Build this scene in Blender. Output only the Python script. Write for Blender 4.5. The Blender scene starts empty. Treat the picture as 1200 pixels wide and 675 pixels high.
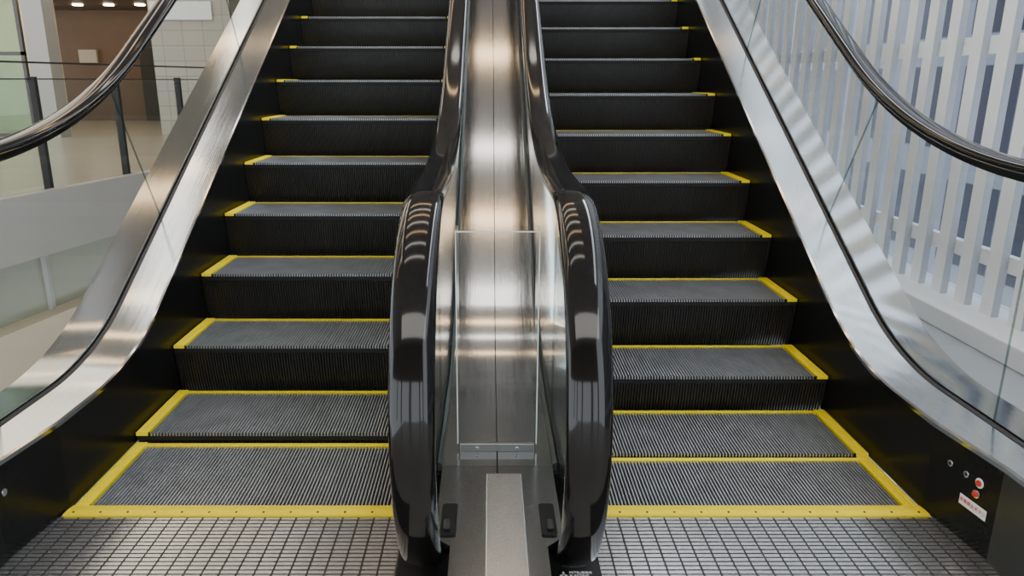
import bpy, math, random, bmesh
from mathutils import Vector, Matrix
random.seed(3)
T30=math.tan(math.radians(30)); T15=math.tan(math.radians(15)); C30=math.cos(math.radians(30))
COL=bpy.context.scene.collection

# ---------------------------------------------------------------- materials
def nt(name):
    m=bpy.data.materials.new(name); m.use_nodes=True
    t=m.node_tree; b=t.nodes['Principled BSDF']
    return m,t,b
def mat(name,col,rough=.5,metal=0,var=0.0,scale=20,stretch=(1,1,1),bump=0,coat=0,spec=.5,rvar=0,brush=0):
    m,t,b=nt(name)
    b.inputs['Roughness'].default_value=rough; b.inputs['Metallic'].default_value=metal
    b.inputs['Base Color'].default_value=(*col,1); b.inputs['Coat Weight'].default_value=coat
    b.inputs['Specular IOR Level'].default_value=spec
    tc=t.nodes.new('ShaderNodeTexCoord'); mp=t.nodes.new('ShaderNodeMapping'); mp.inputs['Scale'].default_value=stretch
    n=t.nodes.new('ShaderNodeTexNoise'); n.inputs['Scale'].default_value=scale; n.inputs['Detail'].default_value=3
    t.links.new(tc.outputs['Object'],mp.inputs[0]); t.links.new(mp.outputs[0],n.inputs['Vector'])
    r=t.nodes.new('ShaderNodeMapRange'); r.inputs['To Min'].default_value=1-var; r.inputs['To Max'].default_value=1+var
    t.links.new(n.outputs['Fac'],r.inputs['Value'])
    mx=t.nodes.new('ShaderNodeVectorMath'); mx.operation='SCALE'; mx.inputs[0].default_value=col
    t.links.new(r.outputs[0],mx.inputs['Scale']); last=mx.outputs[0]
    t.links.new(last,b.inputs['Base Color'])
    if rvar:
        r2=t.nodes.new('ShaderNodeMapRange'); r2.inputs['To Min'].default_value=rough-rvar; r2.inputs['To Max'].default_value=rough+rvar
        t.links.new(n.outputs['Fac'],r2.inputs['Value']); t.links.new(r2.outputs[0],b.inputs['Roughness'])
    if brush:   # fine brushing running along the sheet
        bp=t.nodes.new('ShaderNodeBump'); bp.inputs['Strength'].default_value=brush; bp.inputs['Distance'].default_value=.0005
        t.links.new(n.outputs['Fac'],bp.inputs['Height'])
        t.links.new(bp.outputs[0],b.inputs['Normal'])
    if bump:
        bp=t.nodes.new('ShaderNodeBump'); bp.inputs['Strength'].default_value=bump; bp.inputs['Distance'].default_value=.01
        t.links.new(n.outputs['Fac'],bp.inputs['Height']); t.links.new(bp.outputs[0],b.inputs['Normal'])
    return m
def glassmat(name,tint=(.93,.98,.96),strength=.75,rough=0.0,whiten=0.0):
    m,t,b=nt(name); t.nodes.remove(b); out=t.nodes['Material Output']
    tr=t.nodes.new('ShaderNodeBsdfTransparent'); tr.inputs[0].default_value=(*tint,1)
    gl=t.nodes.new('ShaderNodeBsdfGlossy'); gl.inputs['Roughness'].default_value=rough
    ge=t.nodes.new('ShaderNodeNewGeometry'); d=t.nodes.new('ShaderNodeVectorMath'); d.operation='DOT_PRODUCT'
    t.links.new(ge.outputs['Normal'],d.inputs[0]); t.links.new(ge.outputs['Incoming'],d.inputs[1])
    def mth(op,a,v=None,first=False):
        k=t.nodes.new('ShaderNodeMath'); k.operation=op
        if first: k.inputs[0].default_value=v; t.links.new(a,k.inputs[1])
        else:
            t.links.new(a,k.inputs[0])
            if v is not None: k.inputs[1].default_value=v
        return k.outputs[0]
    f=mth('ABSOLUTE',d.outputs['Value']); f=mth('SUBTRACT',f,1.0,True); f=mth('POWER',f,5); f=mth('MULTIPLY',f,.9); f=mth('ADD',f,.04); f=mth('MULTIPLY',f,strength)
    ms=t.nodes.new('ShaderNodeMixShader')
    t.links.new(f,ms.inputs[0]); t.links.new(tr.outputs[0],ms.inputs[1]); t.links.new(gl.outputs[0],ms.inputs[2])
    last=ms
    if whiten:  # pale diffuse mixed into the glass, whitening pane edges
        d=t.nodes.new('ShaderNodeBsdfDiffuse'); d.inputs[0].default_value=(.85,.9,.9,1)
        m2=t.nodes.new('ShaderNodeMixShader'); m2.inputs[0].default_value=whiten
        t.links.new(ms.outputs[0],m2.inputs[1]); t.links.new(d.outputs[0],m2.inputs[2]); last=m2
    t.links.new(last.outputs[0],out.inputs[0]); return m
def emit(name,col,s):
    m,t,b=nt(name); b.inputs['Emission Color'].default_value=(*col,1); b.inputs['Emission Strength'].default_value=s
    b.inputs['Base Color'].default_value=(*col,1); return m
def tilemat(name,c1,c2,mortar,bw,bh,rough=.3,ms=.02,axis='XZ',off=0.0):
    m,t,b=nt(name); tc=t.nodes.new('ShaderNodeTexCoord'); sp=t.nodes.new('ShaderNodeSeparateXYZ'); cb=t.nodes.new('ShaderNodeCombineXYZ')
    t.links.new(tc.outputs['Object'],sp.inputs[0])
    t.links.new(sp.outputs[axis[0]],cb.inputs[0]); t.links.new(sp.outputs[axis[1]],cb.inputs[1])
    br=t.nodes.new('ShaderNodeTexBrick'); br.offset=off; br.inputs['Scale'].default_value=1
    br.inputs['Brick Width'].default_value=bw; br.inputs['Row Height'].default_value=bh; br.inputs['Mortar Size'].default_value=ms
    br.inputs['Color1'].default_value=(*c1,1); br.inputs['Color2'].default_value=(*c2,1); br.inputs['Mortar'].default_value=(*mortar,1)
    t.links.new(cb.outputs[0],br.inputs['Vector']); t.links.new(br.outputs['Color'],b.inputs['Base Color']); b.inputs['Roughness'].default_value=rough
    return m

M={}
M['deck']=mat('brushed_steel_deck',(.58,.59,.61),.11,1,.12,3,(140,.5,.5),rvar=.04,brush=.25)
M['decky']=mat('brushed_steel_cover',(.74,.74,.75),.26,1,.04,3,(120,2,2),rvar=.03)
M['bracket']=mat('bracket_steel',(.36,.36,.37),.3,1)
M['dpanel']=mat('dull_steel_panel',(.32,.325,.335),.22,1,.02,3,(30,2,2))
M['outer']=mat('outer_deck_steel',(.38,.38,.375),.09,1,.12,3,(120,.5,.5),rvar=.03,brush=.25)
M['skirt']=mat('black_skirt',(.008,.008,.008),.25,0,.3,300,spec=.14)
M['rubber']=mat('handrail_rubber',(.005,.0045,.0045),.08,0,.1,10,spec=.42)
M['gasket']=mat('gasket',(.02,.02,.022),.4)
M['tread']=mat('tread_cleats',(.40,.415,.44),.36,.5,.35,9)
M['treadbase']=mat('tread_groove',(.003,.003,.003),.8)
M['riser']=mat('riser_ribs',(.018,.017,.016),.34,0,.4,8,spec=.45)
M['yellow']=mat('safety_yellow',(1.0,.80,.0),.45,0,.06,60,spec=.3)
M['comby']=mat('comb_yellow',(1.0,.77,.0),.45,0,.10,80,spec=.3)
M['bar']=mat('floor_plate_bar',(.52,.52,.525),.26,.85,.06,25)
M['fbase']=mat('floor_plate_groove',(.012,.012,.012),.5)
M['black']=mat('matte_black',(.010,.010,.010),.6)
M['plastic']=mat('gloss_black_plastic',(.01,.01,.01),.3,spec=.3)
M['glass']=glassmat('clear_glass')
M['glasso']=glassmat('clear_side_glass',(.97,.99,.98),.35)
M['acry']=glassmat('acrylic',(.985,.99,.99),.7,0,.008)
M['edge']=glassmat('glass_edge',(.80,.88,.86),.9,.1,.75)
M['seam']=glassmat('seam_edge',(.55,.62,.60),.8)
M['chrome']=mat('chrome',(.8,.8,.8),.15,1)
M['white']=mat('white_paint',(.84,.85,.86),.4,0,.04,4)
M['mull']=mat('mullion_grey',(.45,.46,.45),.4)
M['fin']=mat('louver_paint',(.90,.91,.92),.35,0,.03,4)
M['finshade']=mat('louver_side_shade',(.40,.42,.45),.35,0,.04,4)  # darker grey paints shade onto the fins' side faces
M['red']=mat('signal_red',(.6,.03,.02),.35)
M['signw']=mat('sign_white',(.85,.85,.83),.5)
M['cap']=mat('end_cap_grey',(.05,.05,.053),.35,.6,.1,20)

# ---------------------------------------------------------------- helpers
def obj(name,verts,faces,m,parent=None,smooth=False,mats=None,fm=None):
    me=bpy.data.meshes.new(name); me.from_pydata([tuple(v) for v in verts],[],faces); me.update()
    bm=bmesh.new(); bm.from_mesh(me); bmesh.ops.recalc_face_normals(bm,faces=bm.faces); bm.to_mesh(me); bm.free()
    for k in (mats or [m]): me.materials.append(k)
    if fm:
        for p,i in zip(me.polygons,fm): p.material_index=i
    if smooth:
        for p in me.polygons: p.use_smooth=True
    o=bpy.data.objects.new(name,me); COL.objects.link(o)
    if parent: o.parent=parent
    return o
def boxd(V,F,x0,x1,y0,y1,z0,z1):
    n=len(V); V+= [(x0,y0,z0),(x1,y0,z0),(x1,y1,z0),(x0,y1,z0),(x0,y0,z1),(x1,y0,z1),(x1,y1,z1),(x0,y1,z1)]
    F+= [(n,n+3,n+2,n+1),(n+4,n+5,n+6,n+7),(n,n+1,n+5,n+4),(n+1,n+2,n+6,n+5),(n+2,n+3,n+7,n+6),(n+3,n,n+4,n+7)]
def boxes(name,L,m,parent=None,bevel=0):
    V=[];F=[]
    for b in L: boxd(V,F,*b)
    o=obj(name,V,F,m,parent)
    if bevel:
        md=o.modifiers.new('bevel','BEVEL'); md.width=bevel; md.segments=2; md.limit_method='ANGLE'
    return o
def sweep(name,rings,m,parent=None,smooth=False,closed=True,caps=True):
    k=len(rings[0]); V=[p for r in rings for p in r]; F=[]
    for i in range(len(rings)-1):
        for j in range(k if closed else k-1):
            a=i*k+j; b=i*k+(j+1)%k; F.append((a,b,b+k,a+k))
    if closed and caps:
        F.append(tuple(range(k))); F.append(tuple(reversed(range((len(rings)-1)*k,len(rings)*k))))
    return obj(name,V,F,m,parent,smooth)
def smooth_long(o):
    for p in o.data.polygons: p.use_smooth=True
    bm=bmesh.new(); bm.from_mesh(o.data)
    for e in bm.edges:
        if len(e.link_faces)==2 and e.calc_face_angle(0)>math.radians(20): e.smooth=False
    bm.to_mesh(o.data); bm.free(); return o
def empty(name,loc,label,cat,group=None):
    e=bpy.data.objects.new(name,None); e.location=loc; e.empty_display_size=.1; COL.objects.link(e)
    e['label']=label; e['category']=cat
    if group: e['group']=group
    return e
def tag(o,label,cat,group=None):
    o['label']=label; o['category']=cat
    if group: o['group']=group
    return o
def struct(o,label=None):
    o['kind']='structure'
    if label: o['label']=label
    return o
def cyl(name,r,h,m,parent,matrix,seg=24,bevel=0):
    V=[];F=[]
    for k in range(2):
        for i in range(seg):
            a=2*math.pi*i/seg; V.append((r*math.cos(a),r*math.sin(a),h*k))
    for i in range(seg):
        j=(i+1)%seg; F.append((i,j,j+seg,i+seg))
    F.append(tuple(reversed(range(seg)))); F.append(tuple(range(seg,2*seg)))
    V=[matrix@Vector(v) for v in V]
    o=obj(name,V,F,m,parent)
    if bevel:
        md=o.modifiers.new('bevel','BEVEL'); md.width=bevel; md.segments=2; md.limit_method='ANGLE'
    return o
def textobj(name,s,size,m,parent,matrix,depth=.0006,align='CENTER'):
    c=bpy.data.curves.new(name,'FONT'); c.body=s; c.size=size; c.extrude=depth; c.align_x=align; c.align_y='CENTER'
    t=bpy.data.objects.new(name,c); COL.objects.link(t); bpy.context.view_layer.update()
    me=bpy.data.meshes.new_from_object(t.evaluated_get(bpy.context.evaluated_depsgraph_get()))
    bpy.data.objects.remove(t); me.transform(matrix); me.materials.clear(); me.materials.append(m)
    o=bpy.data.objects.new(name,me); COL.objects.link(o); o.parent=parent; return o

def prof(Y,z0,Yc,R):
    a=Yc-R*T15; b=Yc+R*T15*C30
    if Y<=a: return z0
    if Y<b: return z0+R-math.sqrt(R*R-(Y-a)**2)
    return z0+(Y-Yc)*T30
nos=lambda Y:prof(Y,0,2.715,1.0)
dk =lambda Y:prof(Y,.32,2.805,1.2)
hr =lambda Y:prof(Y,1.13,2.892,2.7)
YEND=8.2
def frange(a,b,n): return [a+(b-a)*i/n for i in range(n+1)]
YS=frange(1.35,1.9499,10)+frange(1.95,3.6,50)+frange(3.6,YEND,12)[1:]
CX=.875; HALF=.575

# ---------------------------------------------------------------- steps
def step_meshes():
    P=.0125; n=int((2*(HALF-.05))/P); x0=-n*P/2
    V2=[];F2=[]
    for i in range(n):
        x=x0+i*P; boxd(V2,F2,x+.0028,x+.0073,-.0025,.368,-.013,0)
    fm=[0]*len(F2)
    boxd(V2,F2,-HALF+.002,HALF-.002,.003,.398,-.035,-.0125); fm+=[1]*6
    t=obj('tread_plate',V2,F2,None,mats=[M['tread'],M['treadbase']],fm=fm)
    n2=92; xs=[(-HALF-.0045,.008)]
    for i in range(n2):
        x=-n2*P/2+i*P; xs+= [(x,.008),(x+.003,0),(x+.0075,0),(x+.0105,.008)]
    xs.append((HALF+.0045,.008))
    prof_r=[(0.0,-.001),(.002,-.012),(.006,-.04),(.012,-.08),(.02,-.13),(.032,-.19),(.05,-.25)]
    V=[];F=[];k=len(xs)
    for (yy,zz) in prof_r:
        for (x,d) in xs: V.append((x,yy+d,zz))
    for i in range(len(prof_r)-1):
        for j in range(k-1):
            F.append((i*k+j,i*k+j+1,(i+1)*k+j+1,(i+1)*k+j))
    r=obj('riser',V,F,M['riser'])
    L=[(-HALF,-HALF+.046,-.003,.398,-.012,.0015),(HALF-.046,HALF,-.003,.398,-.012,.0015)]
    V=[];F=[]
    for b in L: boxd(V,F,*b)
    for s in (-1,1):
        for q in range(3):
            xx=s*(HALF-.010-q*.014); boxd(V,F,xx-.004,xx+.004,-.003,.396,.0015,.004)
    boxd(V,F,-HALF+.046,HALF-.046,.374,.396,-.014,-.001)
    y=obj('safety_border',V,F,M['yellow'])
    return [t,r,y]
parts=step_meshes()
first=True
def make_steps(cx,noses,side):
    global first
    for i,(Y,sc) in enumerate(noses):
        e=empty('escalator_step',(cx,Y,nos(Y)),'black ribbed moving step edged with yellow safety lines' if nos(Y)>.03 else 'grey ribbed step level with the landing, yellow edged','escalator step','steps of the '+side+' escalator')
        for p in parts:
            if first: q=p
            else:
                q=p.copy(); COL.objects.link(q)
            q.parent=e; q.scale=(1,sc,1)
        first=False
noL=[(2.262,1.16),(2.73,1.07)]+[(3.160+.401*k,1) for k in range(13)]
noR=[(2.205,1.0)]+[(2.608,.995)]+[(3.010+.401*k,1) for k in range(13)]
make_steps(-CX,noL,'first'); make_steps(CX,noR,'second')

# ---------------------------------------------------------------- handrail path
RN=.4635; YC=1.84
def hpath(dz):
    zc=1.13-RN; P=[]
    P+= [(2.10,zc-RN+.03),(2.02,zc-RN+.012),(1.94,zc-RN+.002)]
    for i in range(0,73):
        a=math.radians(-90-180*i/72.0)
        P.append((YC+RN*math.cos(a),zc+RN*math.sin(a)))
    P=[(y,z+dz) for y,z in P]
    P+= [(Y,hr(Y)+dz) for Y in frange(1.87,3.8,60)]+[(Y,hr(Y)+dz) for Y in frange(3.8,YEND+.3,8)[1:]]
    return P
def tn(HP,i):
    a=HP[max(i-1,0)]; b=HP[min(i+1,len(HP)-1)]
    ty,tz=b[0]-a[0],b[1]-a[1]; l=math.hypot(ty,tz); return -tz/l,ty/l
def handrail(x,parent,dz,w):
    HP=hpath(dz)
    ring=[]
    for i,(y,z) in enumerate(HP):
        ny,nz=tn(HP,i); r=[]
        for k in range(56):
            t=2*math.pi*k/56; c,s=math.cos(t),math.sin(t)
            px=w*math.copysign(abs(c)**.85,c); pn=(.023 if s>0 else .018)*math.copysign(abs(s)**.9,s)
            r.append((x+px,y+ny*pn,z+nz*pn))
        ring.append(r)
    sweep('handrail',ring,M['rubber'],parent,True)
    ring=[]
    for i,(y,z) in enumerate(HP):
        ny,nz=tn(HP,i)
        ring.append([(x+px,y+ny*pn,z+nz*pn) for px,pn in ((-.018,-.012),(.018,-.012),(.014,-.04),(-.014,-.04))])
    sweep('handrail_guide',ring,M['plastic'],parent)

def glass(x,parent,dz,inner):
    th=.004
    zc=1.13-RN+dz
    def sm(t): t=max(0,min(1,t)); return t*t*(3-2*t)
    def col(u):
        yt=u-.34*sm((u-2.3)/1.0)
        if u<YC:
            h=math.sqrt(max(0,(RN-.02)**2-(u-YC)**2))
            return (u,max(dk(u) if u>(1.9 if inner else 1) else 0,zc-h)),(u,zc+h)
        return (u,dk(u) if (u>1.9 or not inner) else .21),(yt,hr(yt)-.02+dz)
    br=[YC-RN+.021,2.22,3.58,5.0,6.4,7.8]
    for a,b in zip(br[:-1],br[1:]):
        b2=b-.003; n=26
        us=[a+(b2-a)*(1-math.cos(math.pi/2*i/n)) for i in range(n+1)] if a<1.5 else frange(a,b2,n)
        V=[];F=[];fm=[]
        for u in us:
            B,Tt=col(u)
            V+= [(x-th,B[0],B[1]),(x-th,Tt[0],Tt[1]),(x+th,Tt[0],Tt[1]),(x+th,B[0],B[1])]
        for i in range(n):
            k=i*4
            F.append((k,k+1,k+5,k+4)); fm.append(0)
            F.append((k+2,k+3,k+7,k+6)); fm.append(0)
            F.append((k+1,k+2,k+6,k+5)); fm.append(1)
            F.append((k+3,k,k+4,k+7)); fm.append(1)
        F.append((0,1,2,3)); fm.append(1); k=n*4; F.append((k+3,k+2,k+1,k)); fm.append(1)
        obj('glass_panel',V,F,None,parent,mats=[M['glass'] if inner else M['glasso'],M['seam']],fm=fm)

def flare(Y):
    if Y>2.25: return 0
    return .035*min(1,(2.25-Y)/.3)
def balustrade(cx,s,us,ug,uo,parent,outer,dz):
    X=lambda u:cx+s*u
    fl=flare if outer else (lambda Y:0)
    zl=lambda Y: 0.0 if nos(Y)<.3 else nos(Y)-.3
    ya=1.95
    ys=[Y for Y in YS if Y>=ya]
    sweep('skirt_panel',[[(X(us+fl(Y)),Y,zl(Y)),(X(us+fl(Y)),Y,dk(Y)-.012),(X(us+fl(Y)+.02),Y,dk(Y)-.012),(X(us+fl(Y)+.02),Y,zl(Y))] for Y in ys],M['skirt'],parent)
    yy=YS if outer else ys
    def ff(Y): return fl(Y)+ (max(0,(1.62-Y))*.5 if outer else 0)
    smooth_long(sweep('inner_deck',[[(X(us+ff(Y)-.004),Y,dk(Y)-.016),(X(us+ff(Y)-.004),Y,dk(Y)-.002),(X(us+ff(Y)+.004),Y,dk(Y)+.002),(X(ug-.018),Y,dk(Y)+.010),(X(ug-.018),Y,dk(Y)-.016)] for Y in yy],M['deck'],parent))
    for d in (-1,1):
        sweep('glass_gasket',[[(X(ug+d*.006),Y,dk(Y)-.01),(X(ug+d*.006),Y,dk(Y)+.018),(X(ug+d*.017),Y,dk(Y)+.012),(X(ug+d*.017),Y,dk(Y)-.01)] for Y in yy],M['gasket'],parent)
    if outer:
        sweep('newel_end_cap',[[(X(us+ff(Y)-.004),Y,0),(X(us+ff(Y)-.004),Y,dk(Y)-.016),(X(us+.15),Y,dk(Y)-.016),(X(us+.15),Y,0)] for Y in [q for q in YS if q<1.955]],M['cap'] if s>0 else M['skirt'],parent)
        smooth_long(sweep('outer_deck',[[(X(ug+.018),Y,dk(Y)-.016),(X(ug+.018),Y,dk(Y)+.010),(X(uo),Y,dk(Y)+.002),(X(uo),Y,dk(Y)-.016)] for Y in YS],M['outer'],parent))
        sweep('side_cladding',[[(X(uo-.02),Y,dk(Y)-.016),(X(uo-.002),Y,dk(Y)-.016),(X(uo-.002),Y,max(0,dk(Y)-1.25)),(X(uo-.02),Y,max(0,dk(Y)-1.25))] for Y in YS],M['decky'],parent)
    glass(X(ug),parent,dz,not outer); handrail(X(ug+(.012 if outer else -.001)),parent,dz,.045 if outer else .048)

for side,cx,s in (('L',-CX,-1),('R',CX,1)):
    e=empty('escalator',(0,0,0),'black and steel escalator with glass sides beside the '+('atrium void' if side=='L' else 'white louvered window'),'escalator')
    balustrade(cx,s,.58,.75,.925,e,True,.05 if side=='L' else .015)
    balustrade(cx,-s,.58,.695,0,e,False,0)
    V=[];F=[]
    ca0,cb0=(cx-.578,cx+.56) if side=='L' else (cx-.56,cx+.578)
    boxd(V,F,ca0,cb0,2.190,2.220,.0,.010)
    n=len(V)
    V+= [(ca0,2.220,.0),(cb0,2.220,.0),(cb0,2.220,.010),(ca0,2.220,.010),(ca0,2.256,.0045),(cb0,2.256,.0045)]
    F+= [(n,n+1,n+2,n+3),(n+3,n+2,n+5,n+4),(n,n+3,n+4),(n+1,n+5,n+2),(n,n+4,n+5,n+1)]
    obj('comb',V,F,M['comby'],e)
    sweep('truss_light_block',[[(cx-.60,Y,nos(Y)-.56),(cx-.60,Y,nos(Y)-.53),(cx+.60,Y,nos(Y)-.53),(cx+.60,Y,nos(Y)-.56)] for Y in YS if Y>2.1],M['black'],e)  # black sheet added under the steps to stop light through the gaps
    sc=cyl('comb_screw',.004,.0015,M['black'],e,Matrix.Identity(4),12)
    sc.location=(cx-.55,2.206,.010)
    for i in range(1,13):
        q=sc.copy(); COL.objects.link(q); q.location=(cx-.55+i*.0915,2.206,.010)
    lo,hi=(cx-.625,cx+.575) if side=='L' else (cx-.575,cx+.625)
    boxes('landing_plate_base',[(lo,hi,1.0,2.190,-.02,.001)],M['fbase'],e)
    V=[];F=[]
    px,py=.052,.0200
    nx=int((hi-lo)/px+.01)
    for i in range(nx):
        for j in range(int((2.188-1.35)/py)):
            xa=lo+i*px; ya=2.188-(j+1)*py
            boxd(V,F,xa+.0030,xa+px-.0030,ya+.0030,ya+py-.0030,.001,.0036)
    obj('landing_plate',V,F,M['bar'],e)
    if side=='R':
        ang=math.atan(.035/.3)
        def sk(Y,z,off=.001):
            tx=Vector((math.sin(ang),-math.cos(ang),0)); up=Vector((0,0,1)); nn=tx.cross(up)
            m=Matrix((tx,up,nn)).transposed().to_4x4(); p=Vector((cx+.58+flare(Y),Y,z))+nn*off
            return Matrix.Translation(p)@m
        for Y in (2.155,2.085):
            cyl('cover_bolt',.011,.003,M['chrome'],e,sk(Y,.222),bevel=.001)
            cyl('cover_bolt_recess',.006,.0035,M['black'],e,sk(Y,.222))
        cyl('stop_button_ring',.016,.003,M['signw'],e,sk(2.03,.222),bevel=.001)
        cyl('stop_button',.010,.008,M['red'],e,sk(2.03,.222),bevel=.002)
        cyl('stop_button_ring',.014,.003,M['chrome'],e,sk(2.035,.182),bevel=.001)
        cyl('stop_button',.009,.010,M['red'],e,sk(2.035,.182),bevel=.002)
        mm=sk(2.04,.134); a,bb=.055,.017
        V=[mm@Vector(v) for v in ((-a,-bb,0),(a,-bb,0),(a,bb,0),(-a,bb,0),(-a,-bb,.001),(a,-bb,.001),(a,bb,.001),(-a,bb,.001))]
        obj('warning_sign',V,[(0,3,2,1),(4,5,6,7),(0,1,5,4),(1,2,6,5),(2,3,7,6),(3,0,4,7)],M['signw'],e)
        textobj('sign_lettering','非常停止ボタン',.0152,M['red'],e,sk(2.04,.134,.0025))
    else:
        m=Matrix.Translation((cx-.58-flare(1.97)+.001,1.99,.215))@Matrix.Rotation(math.radians(90),4,'Y')
        cyl('cover_bolt',.012,.003,M['chrome'],e,m,bevel=.001)

# ---------------------------------------------------------------- centre divider
c=empty('center_divider',(0,0,0),'brushed steel divider deck running up between the two escalators','divider')
g=.18
YD=[Y for Y in YS if Y>=1.95]
for a,b in ((-(g-.018),-.0018),(.0018,g-.018)):
    smooth_long(sweep('deck_panel',[[(a,Y,dk(Y)-.016),(a,Y,dk(Y)+.006),(b,Y,dk(Y)+.006),(b,Y,dk(Y)-.016)] for Y in YD],M['deck'],c))
for s in (-1,1):
    a,b,d=.0015*s,.118*s,.160*s
    P2=[(a,1.30),(b,1.30),(b,1.56),(d,1.60),(d,1.948),(a,1.948)]
    V=[(x,y,.30) for x,y in P2]+[(x,y,.326) for x,y in P2]
    F=[tuple(range(6)),tuple(range(6,12))]+[(i,(i+1)%6,(i+1)%6+6,i+6) for i in range(6)]
    obj('landing_deck_panel',V,F,M['dpanel'],c)
boxes('base_body',[(-.114,.114,1.31,1.6,0,.298),(-.15,.15,1.6,1.935,0,.298)],M['skirt'],c)
boxes('low_base',[(-.288,.288,1.36,1.95,0,.10)],M['plastic'],c,bevel=.006)
boxes('newel_front_face',[(-.288,.288,1.935,1.95,.10,.298)],M['skirt'],c)
sweep('underside',[[(-.29,Y,dk(Y)-.03),(-.29,Y,dk(Y)-.02),(.29,Y,dk(Y)-.02),(.29,Y,dk(Y)-.03)] for Y in YD],M['black'],c)
boxes('cover_strip',[(-.032,.066,1.32,1.855,.326,.356)],M['decky'],c,bevel=.003)
for s in (-1,1):
    pts=[]
    hw,hl,rr=.020,.072,.010
    for (sx,sy,a0) in ((1,1,0),(-1,1,90),(-1,-1,180),(1,-1,270)):
        for q in range(5):
            a=math.radians(a0+q*22.5); pts.append((s*.126+sx*(hw-rr)+rr*math.cos(a),1.672+sy*(hl-rr)+rr*math.sin(a)))
    n=len(pts)
    V=[(x,y,.326) for x,y in pts]+[(x,y,.3295) for x,y in pts]
    F=[tuple(range(n)),tuple(range(n,2*n))]+[(i,(i+1)%n,(i+1)%n+n,i+n) for i in range(n)]
    obj('handrail_inlet',V,F,M['plastic'],c)
    boxes('handrail_inlet_brush',[(s*.130-.008,s*.130+.008,1.62,1.66,.3295,.338)],M['gasket'],c,bevel=.003)
WH=M['signw']
def flat(x,y,z): return Matrix.Translation((x,y,z))
textobj('maker_lettering','MITSUBISHI',.0125,WH,c,flat(.197,1.764,.101),align='LEFT')
textobj('maker_lettering','ELECTRIC',.0125,WH,c,flat(.197,1.750,.101),align='LEFT')
V=[];F=[]
for a in (90,210,330):
    r=math.radians(a); d=Vector((math.cos(r),math.sin(r),0)); p=Vector((-d.y,d.x,0)); o0=Vector((.181,1.755,.1015))
    n=len(V); V+= [o0,o0+d*.007+p*.004,o0+d*.014,o0+d*.007-p*.004]; F.append((n,n+1,n+2,n+3))
obj('maker_emblem',V,F,WH,c)

b=empty('glass_barrier',(0.0,2.06,.33),'clear acrylic barrier panel on a steel foot between glass balustrades','barrier')
def P(o):
    o.location=-b.location; o.parent=b; return o
V=[];F=[]
boxd(V,F,-.118,.118,2.05,2.058,.345,1.0)
P(obj('glass_pane',V,F,M['acry']))
P(boxes('pane_edge',[(-.1205,-.118,2.049,2.059,.345,1.0),(.118,.1205,2.049,2.059,.345,1.0),(-.1205,.1205,2.049,2.059,1.0,1.002)],M['edge']))
P(boxes('side_pane',[(-.121,-.116,2.059,2.16,.345,1.0),(.116,.121,2.059,2.16,.345,1.0)],M['acry']))
P(boxes('foot_bracket',[(-.112,.112,2.035,2.049,.326,.352)],M['bracket'],bevel=.002))
for s in (-.06,.06):
    P(cyl('bolt',.005,.003,M['chrome'],None,Matrix.Translation((s,2.035,.339))@Matrix.Rotation(math.radians(90),4,'X'),bevel=.001))

# ---------------------------------------------------------------- building shell
FL=mat('landing_stone',(.42,.40,.37),.35,0,.12,3)
struct(boxes('floor',[(-2.2,2.75,-6,1.0,-.3,-.001),(-2.2,-1.5,1.0,1.36,-.3,-.001),(1.5,2.75,1.0,1.36,-.3,-.001),(-.3,.3,1.0,1.36,-.3,-.001)],FL),'grey stone landing floor')
struct(boxes('floor',[(1.80,3.1,1.36,12,-.25,.0)],mat('ledge',(.36,.38,.41),.35,0,.05,3)),'pale grey floor ledge beside the window')
CE=mat('ceiling_panel',(.34,.31,.28),.5,0,.7,1.0,(1,3,1))
struct(boxes('ceiling',[(-16,3.1,-6,26,6.5,6.7)],CE),'grey brown panelled ceiling with warm lamps')
struct(boxes('floor',[(-1.8,1.8,YEND-.02,14,nos(YEND)-.4,nos(YEND))],FL),'upper landing floor')
def ex(Y): return -4.53+.185*(Y-7.86)
FB=mat('beige_floor',(.36,.32,.265),.25,0,.12,1.5)
ZF=.30
V=[(ex(2),2,ZF),(ex(26),26,ZF),(-16,26,ZF),(-16,2,ZF)]
V+=[(v[0],v[1],ZF-.1) for v in V]
struct(obj('floor',V,[(0,1,2,3),(4,7,6,5),(0,4,5,1),(1,5,6,2),(2,6,7,3),(3,7,4,0)],FB),'beige polished floor beyond the atrium void')
def strip(name,o0,o1,z0,z1,m,y0=2,y1=26):
    V=[]
    for (Y) in (y0,y1):
        V+= [(ex(Y)+o0,Y,z0),(ex(Y)+o1,Y,z0),(ex(Y)+o1,Y,z1),(ex(Y)+o0,Y,z1)]
    return obj(name,V,[(0,1,2,3),(7,6,5,4),(0,4,5,1),(1,5,6,2),(2,6,7,3),(3,7,4,0)],m)
struct(strip('trim_1',-.1,.03,-.32,ZF+.02,mat('fascia',(.36,.35,.34),.5,0,.05,2)),'grey slab edge fascia')
GW=mat('grey_green_panel',(.33,.35,.29),.15,0,.06,1)
struct(strip('wall_left',-.35,-.25,-4,-.32,GW),'pale grey green lower wall panels')
struct(strip('trim_2',-.25,-.02,-1.55,-.98,mat('cream',(.62,.55,.42),.5)),'cream ledge under the slab')
for i in range(5):
    Y=5.6+2.1*i
    struct(boxes('trim_%d'%(i+3),[(ex(Y)-.25,ex(Y)-.2,Y,Y+.06,-4,-.32)],M['mull']),'slim grey mullion')
struct(boxes('floor',[(-16,1.8,-3,26,-4.1,-4.0)],mat('lower_floor',(.50,.46,.40),.4,0,.1,1)),'lower level floor')
r=empty('glass_railing',(ex(7.86)-.15,7.86,ZF),'glass guard railing with black posts along the slab edge','railing')
def R(o): o.location=-r.location; o.parent=r; return o
ys=[5.35+1.25*i for i in range(9)]
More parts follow.
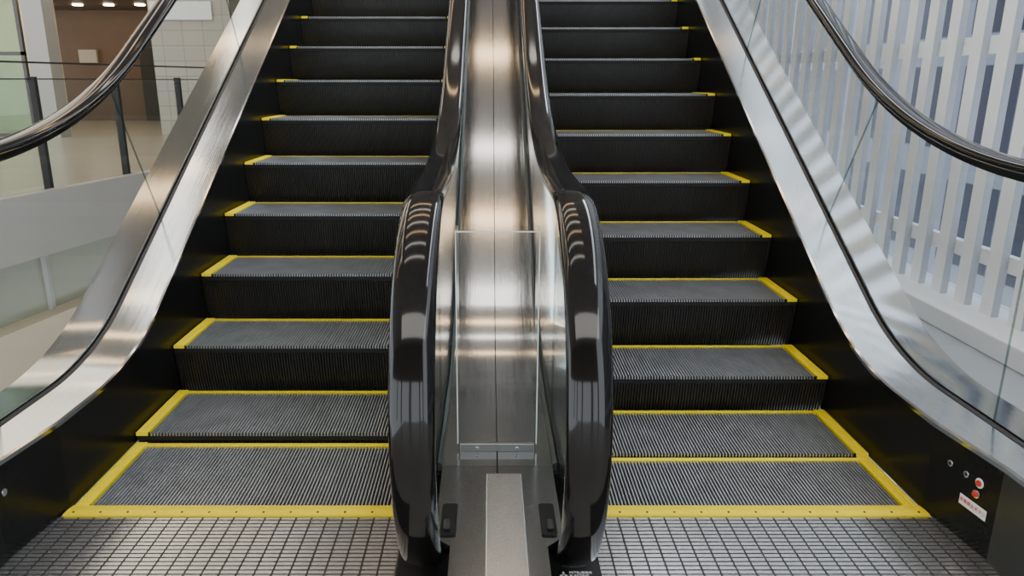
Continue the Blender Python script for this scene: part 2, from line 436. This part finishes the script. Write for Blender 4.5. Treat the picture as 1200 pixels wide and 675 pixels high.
for Y in ys:
    x=ex(Y)-.15; R(boxes('post',[(x-.035,x+.035,Y-.03,Y+.03,ZF,ZF+1.15)],M['black']))
def rs(name,o0,o1,z0,z1,m,y0,y1): return R(strip(name,-.15+o0,-.15+o1,z0,z1,m,y0,y1))
rs('top_rail',-.018,.018,ZF+1.28,ZF+1.298,M['black'],ys[0],ys[-1])
rs('middle_rail',-.008,.008,ZF+1.12,ZF+1.132,M['black'],ys[0],ys[-1])
for a,bb in zip(ys[:-1],ys[1:]):
    rs('glass_pane',-.006,.006,ZF+.06,ZF+1.12,M['glasso'],a+.06,bb-.06)
BW=mat('brown_wall',(.15,.095,.06),.5,0,.15,2)
struct(boxes('wall_back',[(-16,2.94,22,22.2,-4,6.5)],BW),'brown timber back wall')
tag(boxes('tiled_column',[(-6.95,-5.3,16,17.5,ZF,6.5)],tilemat('beige_tiles',(.36,.33,.27),(.32,.30,.255),(.24,.225,.19),.42,.30,.25,.010)),'large column clad in square beige tiles','column')
tag(boxes('wall_sign',[(-6.9,-5.65,15.95,15.99,2.60,2.95)],mat('plainsign',(.66,.68,.68),.4)),'blank pale rectangular sign on the tiled column','sign')
tag(boxes('concrete_column',[(-9.1,-8.7,15.3,15.7,ZF,6.5)],mat('pale_column',(.36,.37,.36),.5)),'slim pale grey square column','column')
sp=empty('shop_partition',(-12,15.6,ZF),'glazed shop partition with dark frames and greenish glass','partition')
def S(o): o.location=-sp.location; o.parent=sp; return o
S(boxes('frame',[(x,x+.07,15.55,15.63,ZF,6.4) for x in (-15.9,-14.6,-13.3,-12.0,-10.7,-9.4)]+[(-15.9,-9.33,15.55,15.63,z,z+.07) for z in (ZF,1.9,3.2,6.33)],mat('frame_dark',(.06,.055,.05),.4)))
S(boxes('glazing',[(-15.85,-9.4,15.585,15.595,ZF+.05,6.35)],glassmat('greenish_glazing',(.75,.86,.78),.8)))
tag(boxes('shop_display',[(-15.5,-10,17.9,18.1,ZF,3.2)],mat('display_cream',(.62,.57,.42),.5,0,.35,1.3)),'cream lit display wall behind the glazing','display')
tag(boxes('information_board',[(-11.6,-11.1,21.9,22.0,1.90,2.25)],mat('board',(.50,.46,.38),.5)),'small pale board on the brown wall','board')
tag(boxes('service_door',[(-9.9,-9.1,21.9,21.99,ZF,2.6)],mat('darkdoor',(.04,.035,.03),.4)),'dark service door in brown wall','door')
struct(boxes('trim_10',[(-16,-7.0,16.2,22,3.3,3.5)],mat('soffit',(.12,.085,.055),.5)),'low dark brown soffit')
DL=emit('downlight_glow',(1,.8,.55),45)
for X in (-13.5,-12.2,-11.4,-10.6,-9.8,-9.0,-8.2,-7.5):
    for Y in (17.2,20.3):
        q=cyl('downlight',.12,.03,DL,None,Matrix.Identity(4)); q.location=(X,Y,3.27); tag(q,'small round warm downlight in the soffit','lamp','soffit downlights')
L=[(-16,3.1,-6.2,-6,3.0,6.5)]+[(x,x+.35,-6.2,-6,-.3,3.0) for x in (-6,-3.6,-1.2,1.2,2.75)]
struct(boxes('wall_front',L,mat('entrance_wall',(.20,.17,.14),.5)),'entrance wall with tall glazed openings')

lv=empty('louver_screen',(2.85,2,0),'white vertical louver fins standing along the window sill','louver screen')
def Lp(o): o.location=-lv.location; o.parent=lv; return o
fin=None
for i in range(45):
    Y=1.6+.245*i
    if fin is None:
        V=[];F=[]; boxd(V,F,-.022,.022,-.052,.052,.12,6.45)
        fin=obj('fin',V,F,None,mats=[M['fin'],M['finshade']]); f=fin
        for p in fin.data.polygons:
            if abs(p.normal.y)>.5: p.material_index=1  # side faces take the painted shade tone
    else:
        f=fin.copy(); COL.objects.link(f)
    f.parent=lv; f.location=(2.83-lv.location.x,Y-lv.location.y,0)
Lp(boxes('sill',[(2.62,3.05,.6,12.9,.0,.12)],M['white'],bevel=.01))
Lp(boxes('transom',[(2.853,2.90,.6,12.9,.38,.47),(2.853,2.90,.6,12.9,1.56,1.66),(2.853,2.90,.6,12.9,4.4,4.46)],M['fin']))
struct(boxes('window_1',[(3.0,3.01,.6,12.95,.12,6.45)],glassmat('window_glass',(.92,.95,1.0),.3)),'clear window glass behind the louvers')
struct(boxes('wall_right',[(2.95,3.1,13,26,-4,6.5)],M['white']))
tag(boxes('neighbour_building',[(8,18,-8,45,-8,9)],tilemat('facade',(.008,.008,.015),(.03,.03,.048),(.20,.21,.235),1.9,1.9,.3,.26,'YZ')),'grey building with dark windows outside','building')

# ---------------------------------------------------------------- lights
LM=emit('lamp_warm',(1,.70,.40),9)
LC=emit('lamp_neutral',(1,.93,.84),7.5)
for X,Ys,m in ((-.9,(1.6,2.6,4.6,6.6),LC),(-.9,(3.6,5.6,8.0),LM),(-5.2,(2.4,4.3,6.2,8.4,12),LM),(-10,(6.2,8.4,12),LM)):
    for Y in Ys:
        lamp=empty('ceiling_lamp',(X,Y,6.46),'long linear lamp recessed in the panelled ceiling','lamp','ceiling lamps')
        boxes('lamp_diffuser',[(-1.7,1.7,-.07,.07,-.03,0)],m,lamp)
def area(loc,rot,sx,sy,e,col):
    l=bpy.data.lights.new('area','AREA'); l.shape='RECTANGLE'; l.size=sx; l.size_y=sy; l.energy=e; l.color=col
    o=bpy.data.objects.new('area_light',l); o.location=loc; o.rotation_euler=rot; COL.objects.link(o)
area((2.3,5,6.2),(0,math.radians(35),0),.4,10,150,(.88,.94,1.0))
area((0,-3.0,6.2),(math.radians(30),0,0),7,2.4,300,(1,.96,.91))
area((-9,12,6.3),(0,0,0),8,6,330,(1,.88,.70))
area((-3.6,7,6.2),(0,math.radians(-10),0),.4,10,50,(1,.95,.87))
area((-2.1,7,-1.2),(0,math.radians(90),0),1.5,9,24,(1,.95,.87))  # added fill, unseen by the camera, brightens the lower left wall
s=bpy.data.lights.new('sun','SUN'); s.energy=4.0; s.angle=.05; so=bpy.data.objects.new('sun',s); so.rotation_euler=(math.radians(12),math.radians(48),0); COL.objects.link(so)
w=bpy.data.worlds.new('w'); bpy.context.scene.world=w; w.use_nodes=True
w.node_tree.nodes['Background'].inputs[0].default_value=(.88,.94,1,1); w.node_tree.nodes['Background'].inputs[1].default_value=3.6

cam=bpy.data.cameras.new('cam'); cam.lens=26.1; cam.sensor_width=36; cam.shift_x=26/1200; cam.clip_start=.05
co=bpy.data.objects.new('camera',cam); co.location=(-.022,0,1.41); co.rotation_euler=(math.radians(90-15.6),0,0); COL.objects.link(co)
bpy.context.scene.camera=co
